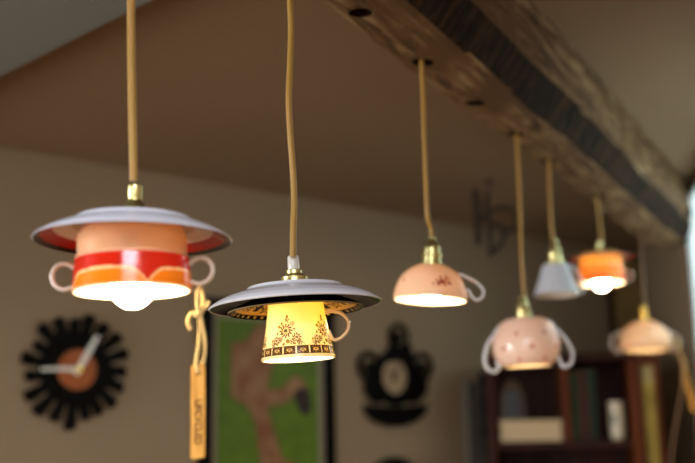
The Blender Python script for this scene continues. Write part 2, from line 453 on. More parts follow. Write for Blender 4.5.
# ------------------------------------------------------------------ lamp pieces
def px_scale(p): return (p-O).dot(FWD)/FPX
def profile(cx, ycen, pts, s):
    """(r_px, y_px) -> metres relative to ycen"""
    return [(r*s, (ycen-y)*s*1.02) for r, y in pts]
def smoothprof(pr, k=6):
    v = catmull([(r, 0, z) for r, z in pr], k); return [(max(0, q.x), q.z) for q in v]
def holder(parent, s, base_z, steps, tilt, mat='brass', x0=0):
    """brass lamp holder; steps: (r_px, dz_px) from the base"""
    pr = [(0, base_z)] + [(r*s, base_z+z*s) for r, z in steps] + [(0, base_z+steps[-1][1]*s)]
    o = obj('lamp_holder', lathe(pr, 40), M[mat], parent); o.rotation_euler = tilt; o.location.x = x0
    return o
def make_cord(parent, pts_px, top_z, loc, r, m='cord'):
    P = [lamp_pt(x, y) for x, y in pts_px]
    if P[0].z < top_z + .004:
        d = (P[0]-P[1]); d = Vector((0, 0, 1)) if len(P) < 2 else d.normalized()
        e = P[0] + d*((top_z+.012-P[0].z)/max(d.z, .3))
        P = [e] + P
    P = [p-loc for p in P]
    bm = bmesh.new(); tube(bm, catmull(P, 10), r, n=12, uv=True)
    return obj('cord', bm, M[m], parent)
def bulb(parent, r, zc, mat, tilt, neck):
    pr = [(0, zc-r)]
    for i in range(1, 14):
        a = -PI/2 + (PI*.82)*i/13; pr.append((r*math.cos(a), zc+r*math.sin(a)))
    pr += [(r*.45, zc+r*1.35), (r*.42, neck), (0, neck)]
    o = obj('light_bulb', lathe(pr, 32), M[mat], parent); o.rotation_euler = tilt; return o
def color_mesh_handle(name, pts, ra, rb, m, parent, n=12):
    bm = bmesh.new(); tube(bm, catmull(pts, 8), ra, rb, n); return obj(name, bm, m, parent)
def glaze(name, col, trans=0, rough=.12, tint=(1, .8, .5)):
    m, n, o = nt(name)
    p = n.nodes.new('ShaderNodeBsdfPrincipled'); p.inputs['Base Color'].default_value = col; p.inputs['Roughness'].default_value = rough
    if trans:
        t = n.nodes.new('ShaderNodeBsdfTranslucent'); t.inputs[0].default_value = (col[0]*tint[0], col[1]*tint[1], col[2]*tint[2], 1)
        s = n.nodes.new('ShaderNodeMixShader'); s.inputs[0].default_value = trans
        n.links.new(p.outputs[0], s.inputs[1]); n.links.new(t.outputs[0], s.inputs[2]); n.links.new(s.outputs[0], o.inputs[0])
    else: n.links.new(p.outputs[0], o.inputs[0])
    return m
WHITE = srgb(224, 226, 238); CREAM = srgb(240, 228, 205); PEACH = srgb(226, 190, 158)
M['white_glaze'] = glaze('white_glaze', srgb(225, 225, 224))
M['peach_glaze'] = glaze('peach_glaze', srgb(208, 190, 172))
M['china_white'] = porcelain('white_china', .0)
GRP = 'teacup pendant lamps along the beam'

RED = srgb(188, 34, 10); ORANGE = srgb(226, 128, 16); LINE = srgb(250, 214, 150); DARK = srgb(28, 20, 16)
def band_cup_color(H, zpeach, phase=0, n=4, cols=None):
    PE, RE, OR = cols or (srgb(226, 186, 146), RED, ORANGE)
    def f(th, r, z, k):
        if k >= f.m: return srgb(240, 232, 215)          # inside
        h = (z)/H                                        # 0 rim .. 1 base
        if z > zpeach: return PE
        if z > zpeach*.955: return srgb(238, 205, 165)
        u = ((th-phase)*n/(2*PI)) % 1.0; c = abs(u-.5)*2     # 1 at the cusp
        line = zpeach*(.47 + .03*math.cos(PI*c) - .40*max(0, (c-.62)/.38)**1.8)
        if abs(z-line) < zpeach*.035: return LINE
        if z < zpeach*.05: return srgb(245, 225, 190)
        return RE if z > line else OR
    return f
def saucer_color(rr, inner_stops, outer):
    def f(th, r, z, k):
        if k < f.m: return outer
        q = r/rr
        for lim, c in inner_stops:
            if q < lim: return c
        return outer
    return f

def set_pixel_children(loc): pass

# ---- lamp 1 : two handled soup cup with red and orange bands under a white saucer
def banded_lamp(cx, cy, k, saucer_r, label, cordpts, hole_top, tilt_deg, bulb_drop, mats, handles=True, phase=0, flat=1, cols=None, zs=1, ctilt=0):
    """k = size relative to the photograph's nearest lamp"""
    loc = lamp_pt(cx, cy); s = px_scale(loc)*k
    tl = (0, -math.radians(tilt_deg), 0)
    root = thing('pendant_lamp', label, 'lamp', loc, 0, GRP)
    cup_o = [(0, 66), (30, 66), (44, 65), (51, 62.5), (54, 56), (54.5, 50), (54.5, 36.3), (56.5, 34.3), (57, 32), (58, 18), (59, 0)]
    pr = [(r*s, z*s*zs) for r, z in cup_o]
    sec_, m_ = shell(pr, 2.6*s)
    cf = band_cup_color(76*s, 34.3*s*zs, phase, cols=cols); cf.m = m_-.5
    cup = obj('cup', lathe(sec_, 360, False, cf, .0007), mats[0], root); cup.rotation_euler = (0, -math.radians(ctilt), 0)
    if handles:
        for sg in (-1, 1):
            h = [(sg*56*s, 0, 25*s), (sg*65*s, 0, 31*s), (sg*75*s, 0, 30*s), (sg*80.5*s, 0, 21.5*s), (sg*78*s, 0, 11*s), (sg*69*s, 0, 5.5*s), (sg*57.5*s, 0, 8*s)]
            color_mesh_handle('handle', h, 2.4*s, 4.5*s, M['peach_glaze'], cup)
    zr = 53.5*s        # saucer rim height
    kk = saucer_r/99; zf = lambda z: (53 + (z-53)*flat)*zs
    so = [(r*kk, zf(z)) for r, z in [(0, 74.6), (30, 74.6), (56, 74.6), (58.5, 74.2), (60, 72.6), (62, 70.2), (66, 68.6), (76, 65.6), (87, 60.6), (94, 56.4), (98.4, 53.4), (99, 52.4)]]
    si = [(r*kk, zf(z)) for r, z in [(97.6, 51.6), (93, 54.2), (86, 58.2), (76, 62.6), (64, 66), (40, 67.5), (0, 68)]]
    m2 = len(so); sec2 = [(r*s, z*s) for r, z in so+si]
    sc = saucer_color(saucer_r*s, [(.62, srgb(222, 182, 145)), (.80, srgb(230, 208, 190)), (.93, srgb(176, 26, 12)), (2, srgb(60, 34, 18))], WHITE); sc.m = m2-.5
    sa = obj('saucer', lathe(sec2, 160, False, sc, .0015), mats[1], root); sa.rotation_euler = tl
    topz = zf(74.2)
    ho = holder(root, s, topz*s, [(13, 0), (13, 7), (12.2, 9), (12.6, 10.5), (11.5, 12), (10, 14.5), (8.6, 17), (7, 19), (6.8, 22), (7.4, 23), (7.4, 35), (6.2, 36.5), (4, 37)], tl)
    bulb(root, 22*s, 5*s - bulb_drop*s, 'bulb', tl, 64*s)
    make_cord(root, cordpts, ZB, loc, .0032 if k > .9 else .003)
    return root, loc, s
mA = porcelain('banded_china', .16, (1, .78, .50)); mSau = porcelain('saucer_china', .0, rough=.1)
lamp1, loc1, s1_ = banded_lamp(132.5, 292.3, 1.0, 99, 'nearest and leftmost pendant lamp, red and orange banded cup under a plain white saucer',
    [(131, 0), (131.5, 60), (132.5, 120), (133.8, 181)], ZB, 0, 0, (mA, mSau), phase=math.radians(26)-0, ctilt=1.5)

# ---- lamp 6 : the same banded pattern, far down the beam
loc6 = lamp_pt(602, 284)
k6 = 22.5/58.5
mA6 = porcelain('amber_banded_china', .30, (1, .80, .40))
l6 = banded_lamp(602, 283.5, k6, 88, 'small glowing orange banded cup lamp hanging just right of the plain white cup lamp',
    [(598, 206), (599.5, 220), (601.5, 236), (602, 244)], ZB, 0, 2, (mA6, mSau), phase=.3, flat=.35, zs=1.22, cols=(srgb(244, 196, 90), srgb(238, 156, 44), srgb(222, 104, 20)))

# ---- lamp 2 : cone cup with flower pattern under a white plate and a smaller patterned saucer
def floral(th, z, s, n=5, phase=0):
    """returns colour or None; z in reference pixels above the rim"""
    per = 2*PI/n; u = ((th-phase+per/2) % per) - per/2; x = u*34.0; y = z
    DK = srgb(58, 38, 20); OL = srgb(112, 92, 18); BR = srgb(120, 74, 36)
    if 2.6 < y < 3.4 or 10.2 < y < 11.0: return DK
    if 3.4 <= y <= 10.2:
        v = (th*17/(2*PI)) % 1.0; c = abs(v-.5)*2; yy = abs(y-6.8)/3.4
        if c > .90: return None
        rr = math.hypot(c/.55, yy/.55)
        if rr < .45: return DK
        if rr < .8: return srgb(208, 186, 140)
        if yy > .82 - .35*c or rr < 1.35: return DK
        return srgb(160, 130, 80) if yy > .5 else DK
    if y > 11:
        fl = [(0, 26, 6.2, 12), (0, 26, 3.2, 7), (-10, 17, 3.6, 8), (11, 19, 4.2, 9), (-13.5, 13.5, 2.4, 6), (14, 13.8, 2.4, 6), (1, 37, 2.4, 5), (7, 33, 2.2, 5), (-6, 17.5, 2.6, 7), (6, 15, 2.6, 7)]
        for cx, cy, r, k in fl:
            dx, dy = x-cx, y-cy; d = math.hypot(dx, dy); a = math.atan2(dy, dx)
            r *= 1.22; d2 = d; rad = r*(.84+.16*math.cos(k*a))
            if d < rad:
                q = d/r
                if q < .18: return DK
                if .32 < q < .40: return None
                w = math.cos(k*a + q*7)
                return DK if w > -.35 else (BR if w > -.8 else None)
        for cx, cy, r in ((-8, 30.5, 1.7), (-9.5, 24, 1.3), (-5, 33.5, 1.4), (9, 27.5, 1.3), (1, 40, 1.6), (2, 15.5, 2), (-2, 13, 1.4), (9, 13, 1.3), (-9, 13, 1.2), (-15.5, 17, 1.1)):
            if math.hypot(x-cx, (y-cy)) < r: return OL
        # thin stems
        if abs(abs(x)*1.35 + (y-37)) < .5 and 12 < y < 34 and int(y*1.3) % 2: return BR
    return None
loc2 = lamp_pt(298.5, 359.3); s = px_scale(loc2)
tl = (0, -math.radians(2.6), 0)
lamp2 = thing('pendant_lamp', 'second pendant lamp from the left, cup with dark flower pattern under a wide plate', 'lamp', loc2, 0, GRP)
cup_o = [(0, 64), (18, 64), (24, 63.6), (27, 61.5), (27.4, 59), (28, 55), (29.6, 42), (31.6, 30), (33.6, 19), (35.6, 9), (37.2, 0)]
sec_, m_ = shell([(r*s, z*s) for r, z in smoothprof(cup_o, 3)], 1.9*s)
def c2(th, r, z, k):
    if k >= m_-.5: return srgb(244, 236, 216)
    c = floral(th, z/s, s, 5, math.radians(-17)); return c or srgb(244, 232, 200)
mB = porcelain('glowing_china', .42, (1, .92, .34))
cup2 = obj('cup', lathe(sec_, 480, False, c2, .0005), mB, lamp2); cup2.rotation_euler = tl
h = [(28.5*s, 0, 45*s), (37*s, 0, 46*s), (46*s, 0, 43*s), (52*s, 0, 35*s), (51*s, 0, 26*s), (44*s, 0, 19*s), (37*s, 0, 17*s), (33.5*s, 0, 22*s), (32*s, 0, 27*s)]
color_mesh_handle('handle', h, [1.9*s]*20+[1.7*s]*60, 3.0*s, glaze('cream_glaze', srgb(236, 208, 165), .1), cup2)
# plate
zr = 54.5
so = [(0, 73.6), (30, 73.6), (46, 73.6), (48.2, 73.2), (49.5, 71.6), (52, 69.6), (60, 67.6), (72, 63.6), (81, 59.2), (86.6, 55.4), (88, 53.8)]
si = [(86.8, 52.6), (80, 56.4), (71, 60.8), (58, 65), (40, 66.6), (0, 67)]
m2 = len(so); sec2 = [(r*s, z*s) for r, z in so+si]
m2q = m2-.5
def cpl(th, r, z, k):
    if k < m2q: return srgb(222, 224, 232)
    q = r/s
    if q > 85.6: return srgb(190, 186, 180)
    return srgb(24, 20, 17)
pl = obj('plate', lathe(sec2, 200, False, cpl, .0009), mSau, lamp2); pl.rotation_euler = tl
# patterned saucer nested under the plate
so = [(0, 65), (30, 64.6), (36, 63.6), (46, 60.4), (56, 56.6), (64, 52.8), (69, 49.5)]
sec3, m3 = shell([(r*s, z*s) for r, z in smoothprof(so, 4)], 1.8*s)
m3q = m3-.5
def csa(th, r, z, k):
    q = r/s
    if k < m3q: return srgb(24, 20, 17)
    if q > 68: return srgb(150, 130, 90)
    if q > 62:
        v = (th*44/(2*PI)) % 1
        return srgb(205, 180, 110) if (abs(v-.5) < .14 and 63.6 < q < 66.4) else srgb(18, 14, 12)
    if q > 60.8: return srgb(214, 170, 80)
    if q > 38:
        per = 2*PI/12; u = ((th+.1) % per)-per/2; x = u*50; y = q-49
        d = math.hypot(x, y*1.1); a = math.atan2(y, x)
        if d < 10.5*(.8+.2*math.cos(6*a)):
            return srgb(30, 22, 14) if math.cos(9*a+d*.9) > -.2 and not 3 < d < 4.4 else srgb(232, 190, 96)
        if abs(abs(x)-11.5) < 1.4 and abs(y) < 7: return srgb(22, 16, 12)
        return srgb(236, 196, 104)
    return srgb(240, 208, 130)
sa2 = obj('saucer', lathe(sec3, 400, False, csa, .0007), mSau, lamp2); sa2.rotation_euler = tl
ho = holder(lamp2, s, 73.4*s, [(14, 0), (14.3, 5), (13.6, 8), (13.9, 9.4), (12, 10.6), (9, 12), (8.2, 13), (8.2, 16.4), (7, 17)], tl)
cg = obj('cord_grip', lathe([(0, 91*s), (5.8*s, 91*s), (6.2*s, 93*s), (5.9*s, 104*s), (5.2*s, 105*s), (0, 105*s)], 24), M['clearp'], ho)
bulb(lamp2, 18*s, 20*s, 'bulb', tl, 62*s)
make_cord(lamp2, [(290, 0), (291, 30), (290.2, 62), (288.8, 98), (290, 130), (292.6, 165), (294.2, 200), (293.2, 228), (293, 257)], ZB, loc2, .0031)

# ---- generic single cups
def cup_lamp(cx, cy, label, outer_px, col, trans, tint, tilt_deg, cordpts, steps, bulbmat, br, bz, holder_y=None, colf=None, th=2.0, nseg=160, cordm='cord', hx=0, dense=.0014, lobes=None, rough=.12, hm='brass'):
    loc = lamp_pt(cx, cy); s = px_scale(loc); tl = (0, -math.radians(tilt_deg), 0)
    root = thing('pendant_lamp', label, 'lamp', loc, 0, GRP)
    pr = smoothprof([(r*s, z*s) for r, z in outer_px], 4)
    sec_, m_ = shell(pr, th*s)
    def cf(t, r, z, k):
        if k >= m_-.5: return srgb(244, 232, 210)
        return (colf(t, z/s) if colf else None) or col
    mat = porcelain('china_'+str(int(cx)), trans, tint, rough)
    cup = obj('cup', lathe(sec_, nseg, False, cf, dense, lobes), mat, root); cup.rotation_euler = tl
    top = outer_px[0][1]
    holder(root, s, top*s, steps, tl, hm)
    bulb(root, br*s, bz*s, bulbmat, tl, (top-4)*s)
    make_cord(root, cordpts, ZB, loc, .003, cordm)
    return root, cup, loc, s
def sprig(th, z):
    # small pink flower sprig, roughly facing the room
    x = (((th-.25)+PI) % (2*PI)-PI)*36
    for cx, cy, r, c in ((0, 15, 1.9, 0), (-4, 13, 1.6, 0), (4.5, 17, 1.5, 1), (8, 13.5, 1.4, 0), (3, 12, 1.3, 1), (-9, 12, 1, 1), (-1, 19, 1, 1), (9, 18, 1, 1), (-6, 16, 1, 1), (6, 20.5, .9, 1)):
        if math.hypot(x-cx, z-cy) < r*1.35: return srgb(150, 62, 44) if c == 0 else srgb(176, 100, 58)
    for k in range(1, 5):
        xx = ((th - .25 - k*1.256+PI) % (2*PI)-PI)*36
        if math.hypot(xx, z-17) < 1.8: return srgb(186, 110, 84)
    if z < .9: return srgb(240, 214, 180)
    return None
l3, cup3, loc3, s3 = cup_lamp(430.3, 300.5, 'third pendant lamp from the left, round pink cup with a flower sprig and curled handle',
    [(0, 35), (14, 35), (18, 33.5), (25, 29), (31, 22), (35, 13), (36.6, 6), (37.2, 0)], srgb(240, 208, 172), .17, (1, .84, .60), -3.4,
    [(421.5, 58), (423, 90), (424.5, 140), (426, 180), (427.5, 215), (431, 228), (432, 240)],
    [(10.5, 0), (10.5, 3), (9.4, 4), (9.6, 9), (10.6, 10), (10.6, 12), (8.6, 13), (8.6, 16), (8.8, 19), (7, 22), (4.5, 25), (4.2, 29), (3, 30)], 'bulb', 13, 12, colf=sprig)
s = s3
color_mesh_handle('handle', [(27*s, 0, 27.5*s), (31*s, 0, 27*s), (38*s, 0, 24*s), (46*s, 0, 20*s), (52.5*s, 0, 13*s), (52*s, 0, 6*s), (46*s, 0, 2.5*s), (41*s, 0, 6*s), (38.5*s, 0, 11*s), (35.5*s, 0, 12*s)], 1.8*s, 3.0*s, M['white_glaze'], cup3)

def dots4(th, z):
    for i, zz in ((0, 17), (1, 31), (2, 6)):
        n = 7; ph = (i == 0)*.5
        u = ((th*n/(2*PI)+ph) % 1)-.5
        if math.hypot(u*2*PI/n*32, z-zz) < 2.0: return srgb(196, 96, 76)
    if z < 1.4: return srgb(206, 170, 130)
    return None
l4, cup4, loc4, s4 = cup_lamp(528, 366.5, 'fourth pendant lamp from the left, pink bowl with red dots and two tall white handles',
    [(0, 48), (16, 48), (22, 46), (27, 40), (32, 30), (33.5, 22), (33, 14), (30.5, 7), (26.5, 2), (24.5, 0)], srgb(240, 212, 190), .14, (1, .86, .70), 2,
    [(516.5, 130), (518.5, 170), (520.5, 220), (522, 265), (525, 299)],
    [(8.5, 0), (8.5, 3), (7.4, 4), (7.6, 9), (8.2, 10), (6.2, 12), (6, 16), (4.5, 18), (4, 22)], 'bulb_dim', 13, 20, colf=dots4)
s = s4
wg = M['white_glaze']
color_mesh_handle('handle', [(22*s, 0, 45*s), (26*s, 0, 43*s), (33*s, 0, 34*s), (41*s, 0, 23*s), (45.5*s, 0, 11*s), (43*s, 0, 1*s), (36*s, 0, -2*s), (32*s, 0, 4*s), (31.5*s, 0, 9*s)], 2.0*s, 3.2*s, wg, cup4)
color_mesh_handle('handle', [(-25*s, 0, 41*s), (-31*s, 0, 33*s), (-38*s, 0, 24*s), (-42.5*s, 0, 11*s), (-41*s, 0, 1*s), (-34*s, 0, -3.5*s), (-29*s, 0, 1*s), (-30.5*s, 0, 7*s)], 2.0*s, 3.2*s, wg, cup4)

l5, cup5, loc5, s5 = cup_lamp(557, 295, 'unlit plain white conical cup lamp hanging left of the small orange banded lamp',
    [(0, 31), (9, 31), (12, 30.5), (13.2, 29), (16, 20), (19.5, 10), (22.8, 0)], srgb(205, 208, 214), .10, (1, .8, .6), 0,
    [(548.5, 158), (549.6, 190), (551.5, 225), (553, 240)],
    [(8.2, 0), (8.2, 4), (7, 5), (7, 10), (7.4, 11), (5.6, 13), (5.4, 18), (3.8, 20), (3.4, 26)], 'bulb_off', 8, 12, th=1.4)
s = s5
color_mesh_handle('handle', [(11*s, 0, 30*s), (16*s, 0, 29.5*s), (22*s, 0, 22*s), (26.5*s, 0, 12*s), (27*s, 0, 4*s), (24.5*s, 0, 1*s), (21*s, 0, 4*s)], 1.2*s, 1.8*s, wg, cup5)

l7, cup7, loc7, s7 = cup_lamp(646, 351, 'rightmost and farthest pendant lamp, flat rounded cream cup with two small handles',
    [(0, 30), (6, 30), (11, 28.5), (18, 24), (23.5, 17), (25.8, 10), (25.5, 5), (23.5, 1.5), (21.5, 0)], srgb(240, 206, 164), .20, (1, .86, .62), 0,
    [(641.5, 237), (642, 265), (643.5, 290), (644.5, 309)],
    [(4.5, 0), (4.8, 1.6), (4.5, 3), (3.4, 3.6), (4.4, 4.6), (4.4, 6.5), (3.4, 7.4), (4.2, 8.6), (4.2, 10), (3.2, 11), (3.8, 12.2), (3.6, 14), (2.4, 15)], 'bulb_dim', 10, 15, cordm='cord_brown', hm='gold')
s = s7
for sg in (-1, 1):
    color_mesh_handle('handle', [(sg*22*s, 0, 19*s), (sg*29*s, 0, 17*s), (sg*34*s, 0, 11*s), (sg*33*s, 0, 3*s), (sg*27.5*s, 0, -1*s), (sg*25*s, 0, 4*s)], 1.1*s, 1.7*s, M['peach_glaze'], cup7)

# ------------------------------------------------------------------ wooden tag on twine, hung on the right handle of lamp 1
def wood_tag(name, label, hook, top, bot, w, thick, dside, lettering, knots=True, twist=0, tw=.0012):
    """hook: point on the handle; top/bot: ends of the wooden strip"""
    root = thing(name, label, 'tag', bot)
    ax = (top-bot); L = ax.length; ax.normalize()
    side = Matrix.Rotation(math.radians(twist), 3, 'Z') @ Vector((1, 0, 0)); side = (side - ax*side.dot(ax)).normalized()
    nrm = side.cross(ax)              # points away from the camera when side=+x, ax=+z ->  -y?
    Mx = Matrix((side, ax.cross(side), ax)).transposed().to_4x4()
    bm = bmesh.new(); h = w/2
    # strip outline with a drilled hole near the top
    out = [(-h, .001), (-h*.7, -.0004), (h*.8, .0006), (h, .0016), (h*1.0, L*.5), (h*.96, L-.0016), (h*.6, L), (-h*.7, L-.0006), (-h, L-.002), (-h*1.02, L*.5)]
    prism(bm, out, -thick/2, thick/2)
    bmesh.ops.bevel(bm, geom=[e for e in bm.edges], offset=thick*.12, segments=1, affect='EDGES')
    st = obj('wooden_strip', bm, M['tag'], root, False); st.matrix_local = Mx
    bm = bmesh.new(); ring_prism(bm, 0, L-w*.62, w*.17, w*.10, -thick*.56, thick*.56, n=20)
    hr = obj('tag_hole', bm, M['burn'], st)
    if lettering:
        cu = bpy.data.curves.new('t', 'FONT'); cu.body = lettering; cu.size = w*1.0; cu.extrude = .00022; cu.offset = w*.02; cu.space_character = .98
        cu.align_x = 'CENTER'; cu.align_y = 'CENTER'
        to = bpy.data.objects.new('t', cu); C.objects.link(to); bpy.context.view_layer.update()
        me = bpy.data.meshes.new_from_object(to.evaluated_get(bpy.context.evaluated_depsgraph_get())); bpy.data.objects.remove(to)
        Ltxt = max(v.co.x for v in me.vertices)*2
        kx = (L*.47)/Ltxt
        # text reads downwards: text x -> -z, text y -> +x, front faces -y
        me.transform(Matrix(((0, .72, 0, 0), (0, 0, -1, -thick/2-.0001), (-kx, 0, 0, L*.385), (0, 0, 0, 1))))
        me.materials.clear()
        t = link('lettering', me, M['burn'], st, False); t['label'] = 'burnt-in lettering reading UPCYCLED'
    # twine: two strands from the hole up to a knot, loop over the handle
    bm = bmesh.new(); hole = top - ax*w*.62
    f = lambda v: v-bot
    kn = hook + (hole-hook)*.30
    for sgn in (-1, 1):
        mid = kn.lerp(hole, .5)+Vector((sgn*dside, 0, 0))+Vector((dside*.9, 0, 0))
        tube(bm, catmull([f(hole+Vector((0, thick*.6*sgn, 0))), f(hole.lerp(mid, .35)+Vector((sgn*dside*.7, thick*sgn*.5, 0))), f(mid), f(kn)], 8), tw, n=8)
    lp = []
    R2 = (hook-kn).length/2; cen = (hook+kn)/2
    for i in range(17):
        a = 2*PI*i/16; lp.append(f(cen + Vector((0.15*R2*math.sin(a), R2*.55*math.sin(a), -R2*math.cos(a)))))
    tube(bm, lp, tw, n=8)
    if knots:
        for dx, dz, r in ((0, 0, 2.0), (-.0022, -.002, 1.7), (.0018, .0025, 1.6), (-.001, .004, 1.5)):
            bmesh.ops.create_uvsphere(bm, u_segments=10, v_segments=8, radius=tw*r, matrix=Matrix.Translation(f(kn)+Vector((dx, -.001, dz))))
        tube(bm, catmull([f(kn), f(kn)+Vector((-.006, -.001, -.001)), f(kn)+Vector((-.0085, -.001, -.007)), f(kn)+Vector((-.0065, 0, -.0125))], 6), tw*1.05, n=8)
        tube(bm, catmull([f(kn), f(kn)+Vector((.005, -.001, .004)), f(kn)+Vector((.0065, 0, .008))], 6), tw*.95, n=8)
    obj('twine', bm, M['twine'], root)
    return root
pl1 = lambda x, y: on_plane(x, y, loc1 + Vector((0, -.004, 0)), Vector((0, 1, 0)))
wood_tag('wooden_tag', 'thin light wooden tag lettered UPCYCLED on twine from the handle of the nearest lamp',
         pl1(200.5, 287), pl1(198.5, 364), pl1(198, 459), 14*s1_, .0035, .0022, 'UPCYCLED', tw=.0015)
pl7 = lambda x, y: on_plane(x, y, loc7 + Vector((0, -.004, 0)), Vector((0, 1, 0)))
wood_tag('wooden_tag', 'blurred tan tag on twine hanging from the rightmost lamp', pl7(677, 340), pl7(684, 372), pl7(695, 412), 6*s7, .003, .003, None, tw=.003, knots=False)
# long loose string below the rightmost lamp
bm = bmesh.new(); p0 = pl7(679, 352)
zz = [(679, 352), (681, 370), (680, 392), (675, 420), (671, 445), (668, 475), (667, 520)]
tube(bm, catmull([pl7(x, y)-p0+Vector((0, -.012, 0)) for x, y in zz], 8), .0028, n=8)
o = obj('string', bm, M['cord_brown'])
o.location = p0; tag(o, 'thin brown string hanging down below the rightmost lamp', 'string')

# ------------------------------------------------------------------ things on the back wall
def on_wall(name, px, py, label, cat, off=.0, group=None):
    p = wall_pt(px, py) + WN*off
    o = thing(name, label, cat, p, WANG, group); return o
def uz(px, py, c):        # wall coordinates relative to a centre point
    a = wall_uz(px, py); b = wall_uz(*c); return (a[0]-b[0], a[1]-b[1])
# spiky record clock
c = (74, 370); rt = on_wall('wall_clock', *c, 'black spiky cog-shaped wall clock with copper centre, left of the green picture', 'clock')
Rk = abs(uz(74, 309, c)[1]); bm = bmesh.new(); out = []
nf = 19; rnd = random.Random(9)
for i in range(nf):
    a0 = 2*PI*i/nf; w = 2*PI/nf; ro = Rk*rnd.uniform(.82, 1.0); ri = Rk*rnd.uniform(.60, .74); sk = rnd.uniform(-.05, .05)
    for da, r in ((-.34, ri), (-.36+sk*1.5, ro*.97), (-.1+sk, ro), (.26+sk, ro*.98), (.36+sk, ro*.9), (.36, ri*1.0), (.46, ri*.97)):
        out.append((r*math.cos(a0+da*w), r*math.sin(a0+da*w)))
prism(bm, out, -.014, -.008); obj('record_disc', bm, M['black'], rt, False)
for i in range(12):
    a = i*PI/6+.1; bm = bmesh.new()
    prism(bm, [(Rk*r*math.cos(a+d), Rk*r*math.sin(a+d)) for r, d in ((.42, -.05), (.6, -.045), (.6, .045), (.42, .05))], -.02, -.014)
    obj('raised_bar', bm, M['black'], rt, False)
bm = bmesh.new(); prism(bm, disc_pts(0, 0, Rk*.33), -.0185, -.0142); obj('centre_label', bm, M['copper'], rt)['label'] = 'round copper brown centre'
bm = bmesh.new(); prism(bm, disc_pts(0, 0, Rk*.2), -.008, -.0005); obj('wall_mount', bm, M['black'], rt)
hm_ = M['hands']
a = uz(36, 370, c); L1 = math.hypot(*a)
bm = bmesh.new(); prism(bm, [(a[0], a[1]-.003), (a[0]*.5, -.004), (.004, -.005), (.006, .004), (a[0]*.5, a[1]*.5+.005), (a[0], a[1]+.003)], -.027, -.0245); obj('minute_hand', bm, hm_, rt, False)
a = uz(93, 337, c)
dv = Vector((a[0], 0, a[1])).normalized(); pv = Vector((-dv.z, 0, dv.x)); e = Vector((a[0], 0, a[1]))
q = [e+pv*.004, e*.5+pv*.006, -dv*.012+pv*.006, -dv*.012-pv*.006, e*.5-pv*.006, e-pv*.004]
bm = bmesh.new(); prism(bm, [(v.x, v.z) for v in q], -.0235, -.021); obj('hour_hand', bm, hm_, rt, False)
bm = bmesh.new(); prism(bm, disc_pts(0, 0, .007), -.029, -.019); obj('hub', bm, M['gold'], rt)

# figure record clock
def record_figure(c, k, label):
    rt = on_wall('wall_clock', *c, label, 'clock')
    f = lambda px, py: uz(c[0]+(px-392), c[1]+(py-378), c)
    bm = bmesh.new(); y0, y1 = -.014, -.009
    def ell(px, py, r, hole, sx=1):
        cx, cz = f(px, py); rr = abs(f(px, py-r)[1]-cz)
        if hole: ring_prism(bm, cx, cz, rr, rr*hole, y0, y1, sx)
        else: prism(bm, disc_pts(cx, cz, rr, sx), y0, y1)
    ell(396, 337, 14, .66); ell(395, 338, 6, 0); ell(366, 366, 15, .64); ell(367, 368, 6.5, 0); ell(420, 366, 14, .64); ell(419, 368, 6, 0)
    ell(392, 378, 28, .66); ell(392, 377, 24, .72)
    for q in ([(386, 345), (407, 345), (412, 362), (380, 362)], [(362, 375), (379, 368), (380, 398), (370, 404), (361, 392)], [(406, 368), (424, 376), (424, 392), (416, 402), (404, 398)],
              [(384, 394), (378, 404), (374, 404), (372, 394)], [(401, 398), (420, 398), (412, 404), (402, 403)]):
        prism(bm, [f(*p) for p in q], y0-.001, y1-.001)
    bowl = [(360, 404)] + [(392.5+32*math.cos(PI+PI*i/16), 405-22*math.sin(PI+PI*i/16)) for i in range(17)] + [(425, 404), (408, 406), (392, 407), (376, 406)]
    prism(bm, [f(*p) for p in bowl[1:]], y0+.0005, y1+.0005)
    obj('record_cutout', bm, M['black'], rt, False)
    bm = bmesh.new(); cx, cz = f(392, 377); rr = abs(f(392, 360)[1]-cz)
    prism(bm, disc_pts(cx, cz, rr*1.05, .92), -.008, -.003); fc = obj('clock_face', bm, simple('face_card', srgb(186, 160, 126), .7), rt); fc['label'] = 'pale oval clock face'
    for nm, ang, L in (('minute_hand', 1.0, .8), ('hour_hand', 2.4, .55)):
        b2 = bmesh.new(); d = Vector((math.cos(ang), math.sin(ang))); n2 = Vector((-d.y, d.x)); y = -.012 if nm[0] == 'm' else -.010
        prism(b2, [(cx+q.x, cz+q.y) for q in (n2*.003, d*rr*L+n2*.002, d*rr*L-n2*.002, -d*rr*.3-n2*.003, -d*rr*.3+n2*.003)], y, y+.001); obj(nm, b2, M['black'], rt, False)
    b2 = bmesh.new(); prism(b2, disc_pts(cx, cz, .008), -.0085+.0004, -.0005); obj('wall_mount', b2, M['black'], rt)
    return rt
record_figure((392, 378), 1, 'black cut-out record clock of round shapes above a bowl, right of the green picture')
c = (393, 500)
rt = on_wall('wall_clock', *c, 'round black record of which only the top edge shows at the bottom of the photo', 'clock')
bm = bmesh.new(); rr = abs(uz(393, 457, c)[1]); ring_prism(bm, 0, 0, rr, rr*.12, -.012, -.0005, n=48); obj('record_disc', bm, M['black'], rt)
bm = bmesh.new(); prism(bm, disc_pts(0, 0, rr*.34), -.0135, -.0122); obj('centre_label', bm, M['copper'], rt)

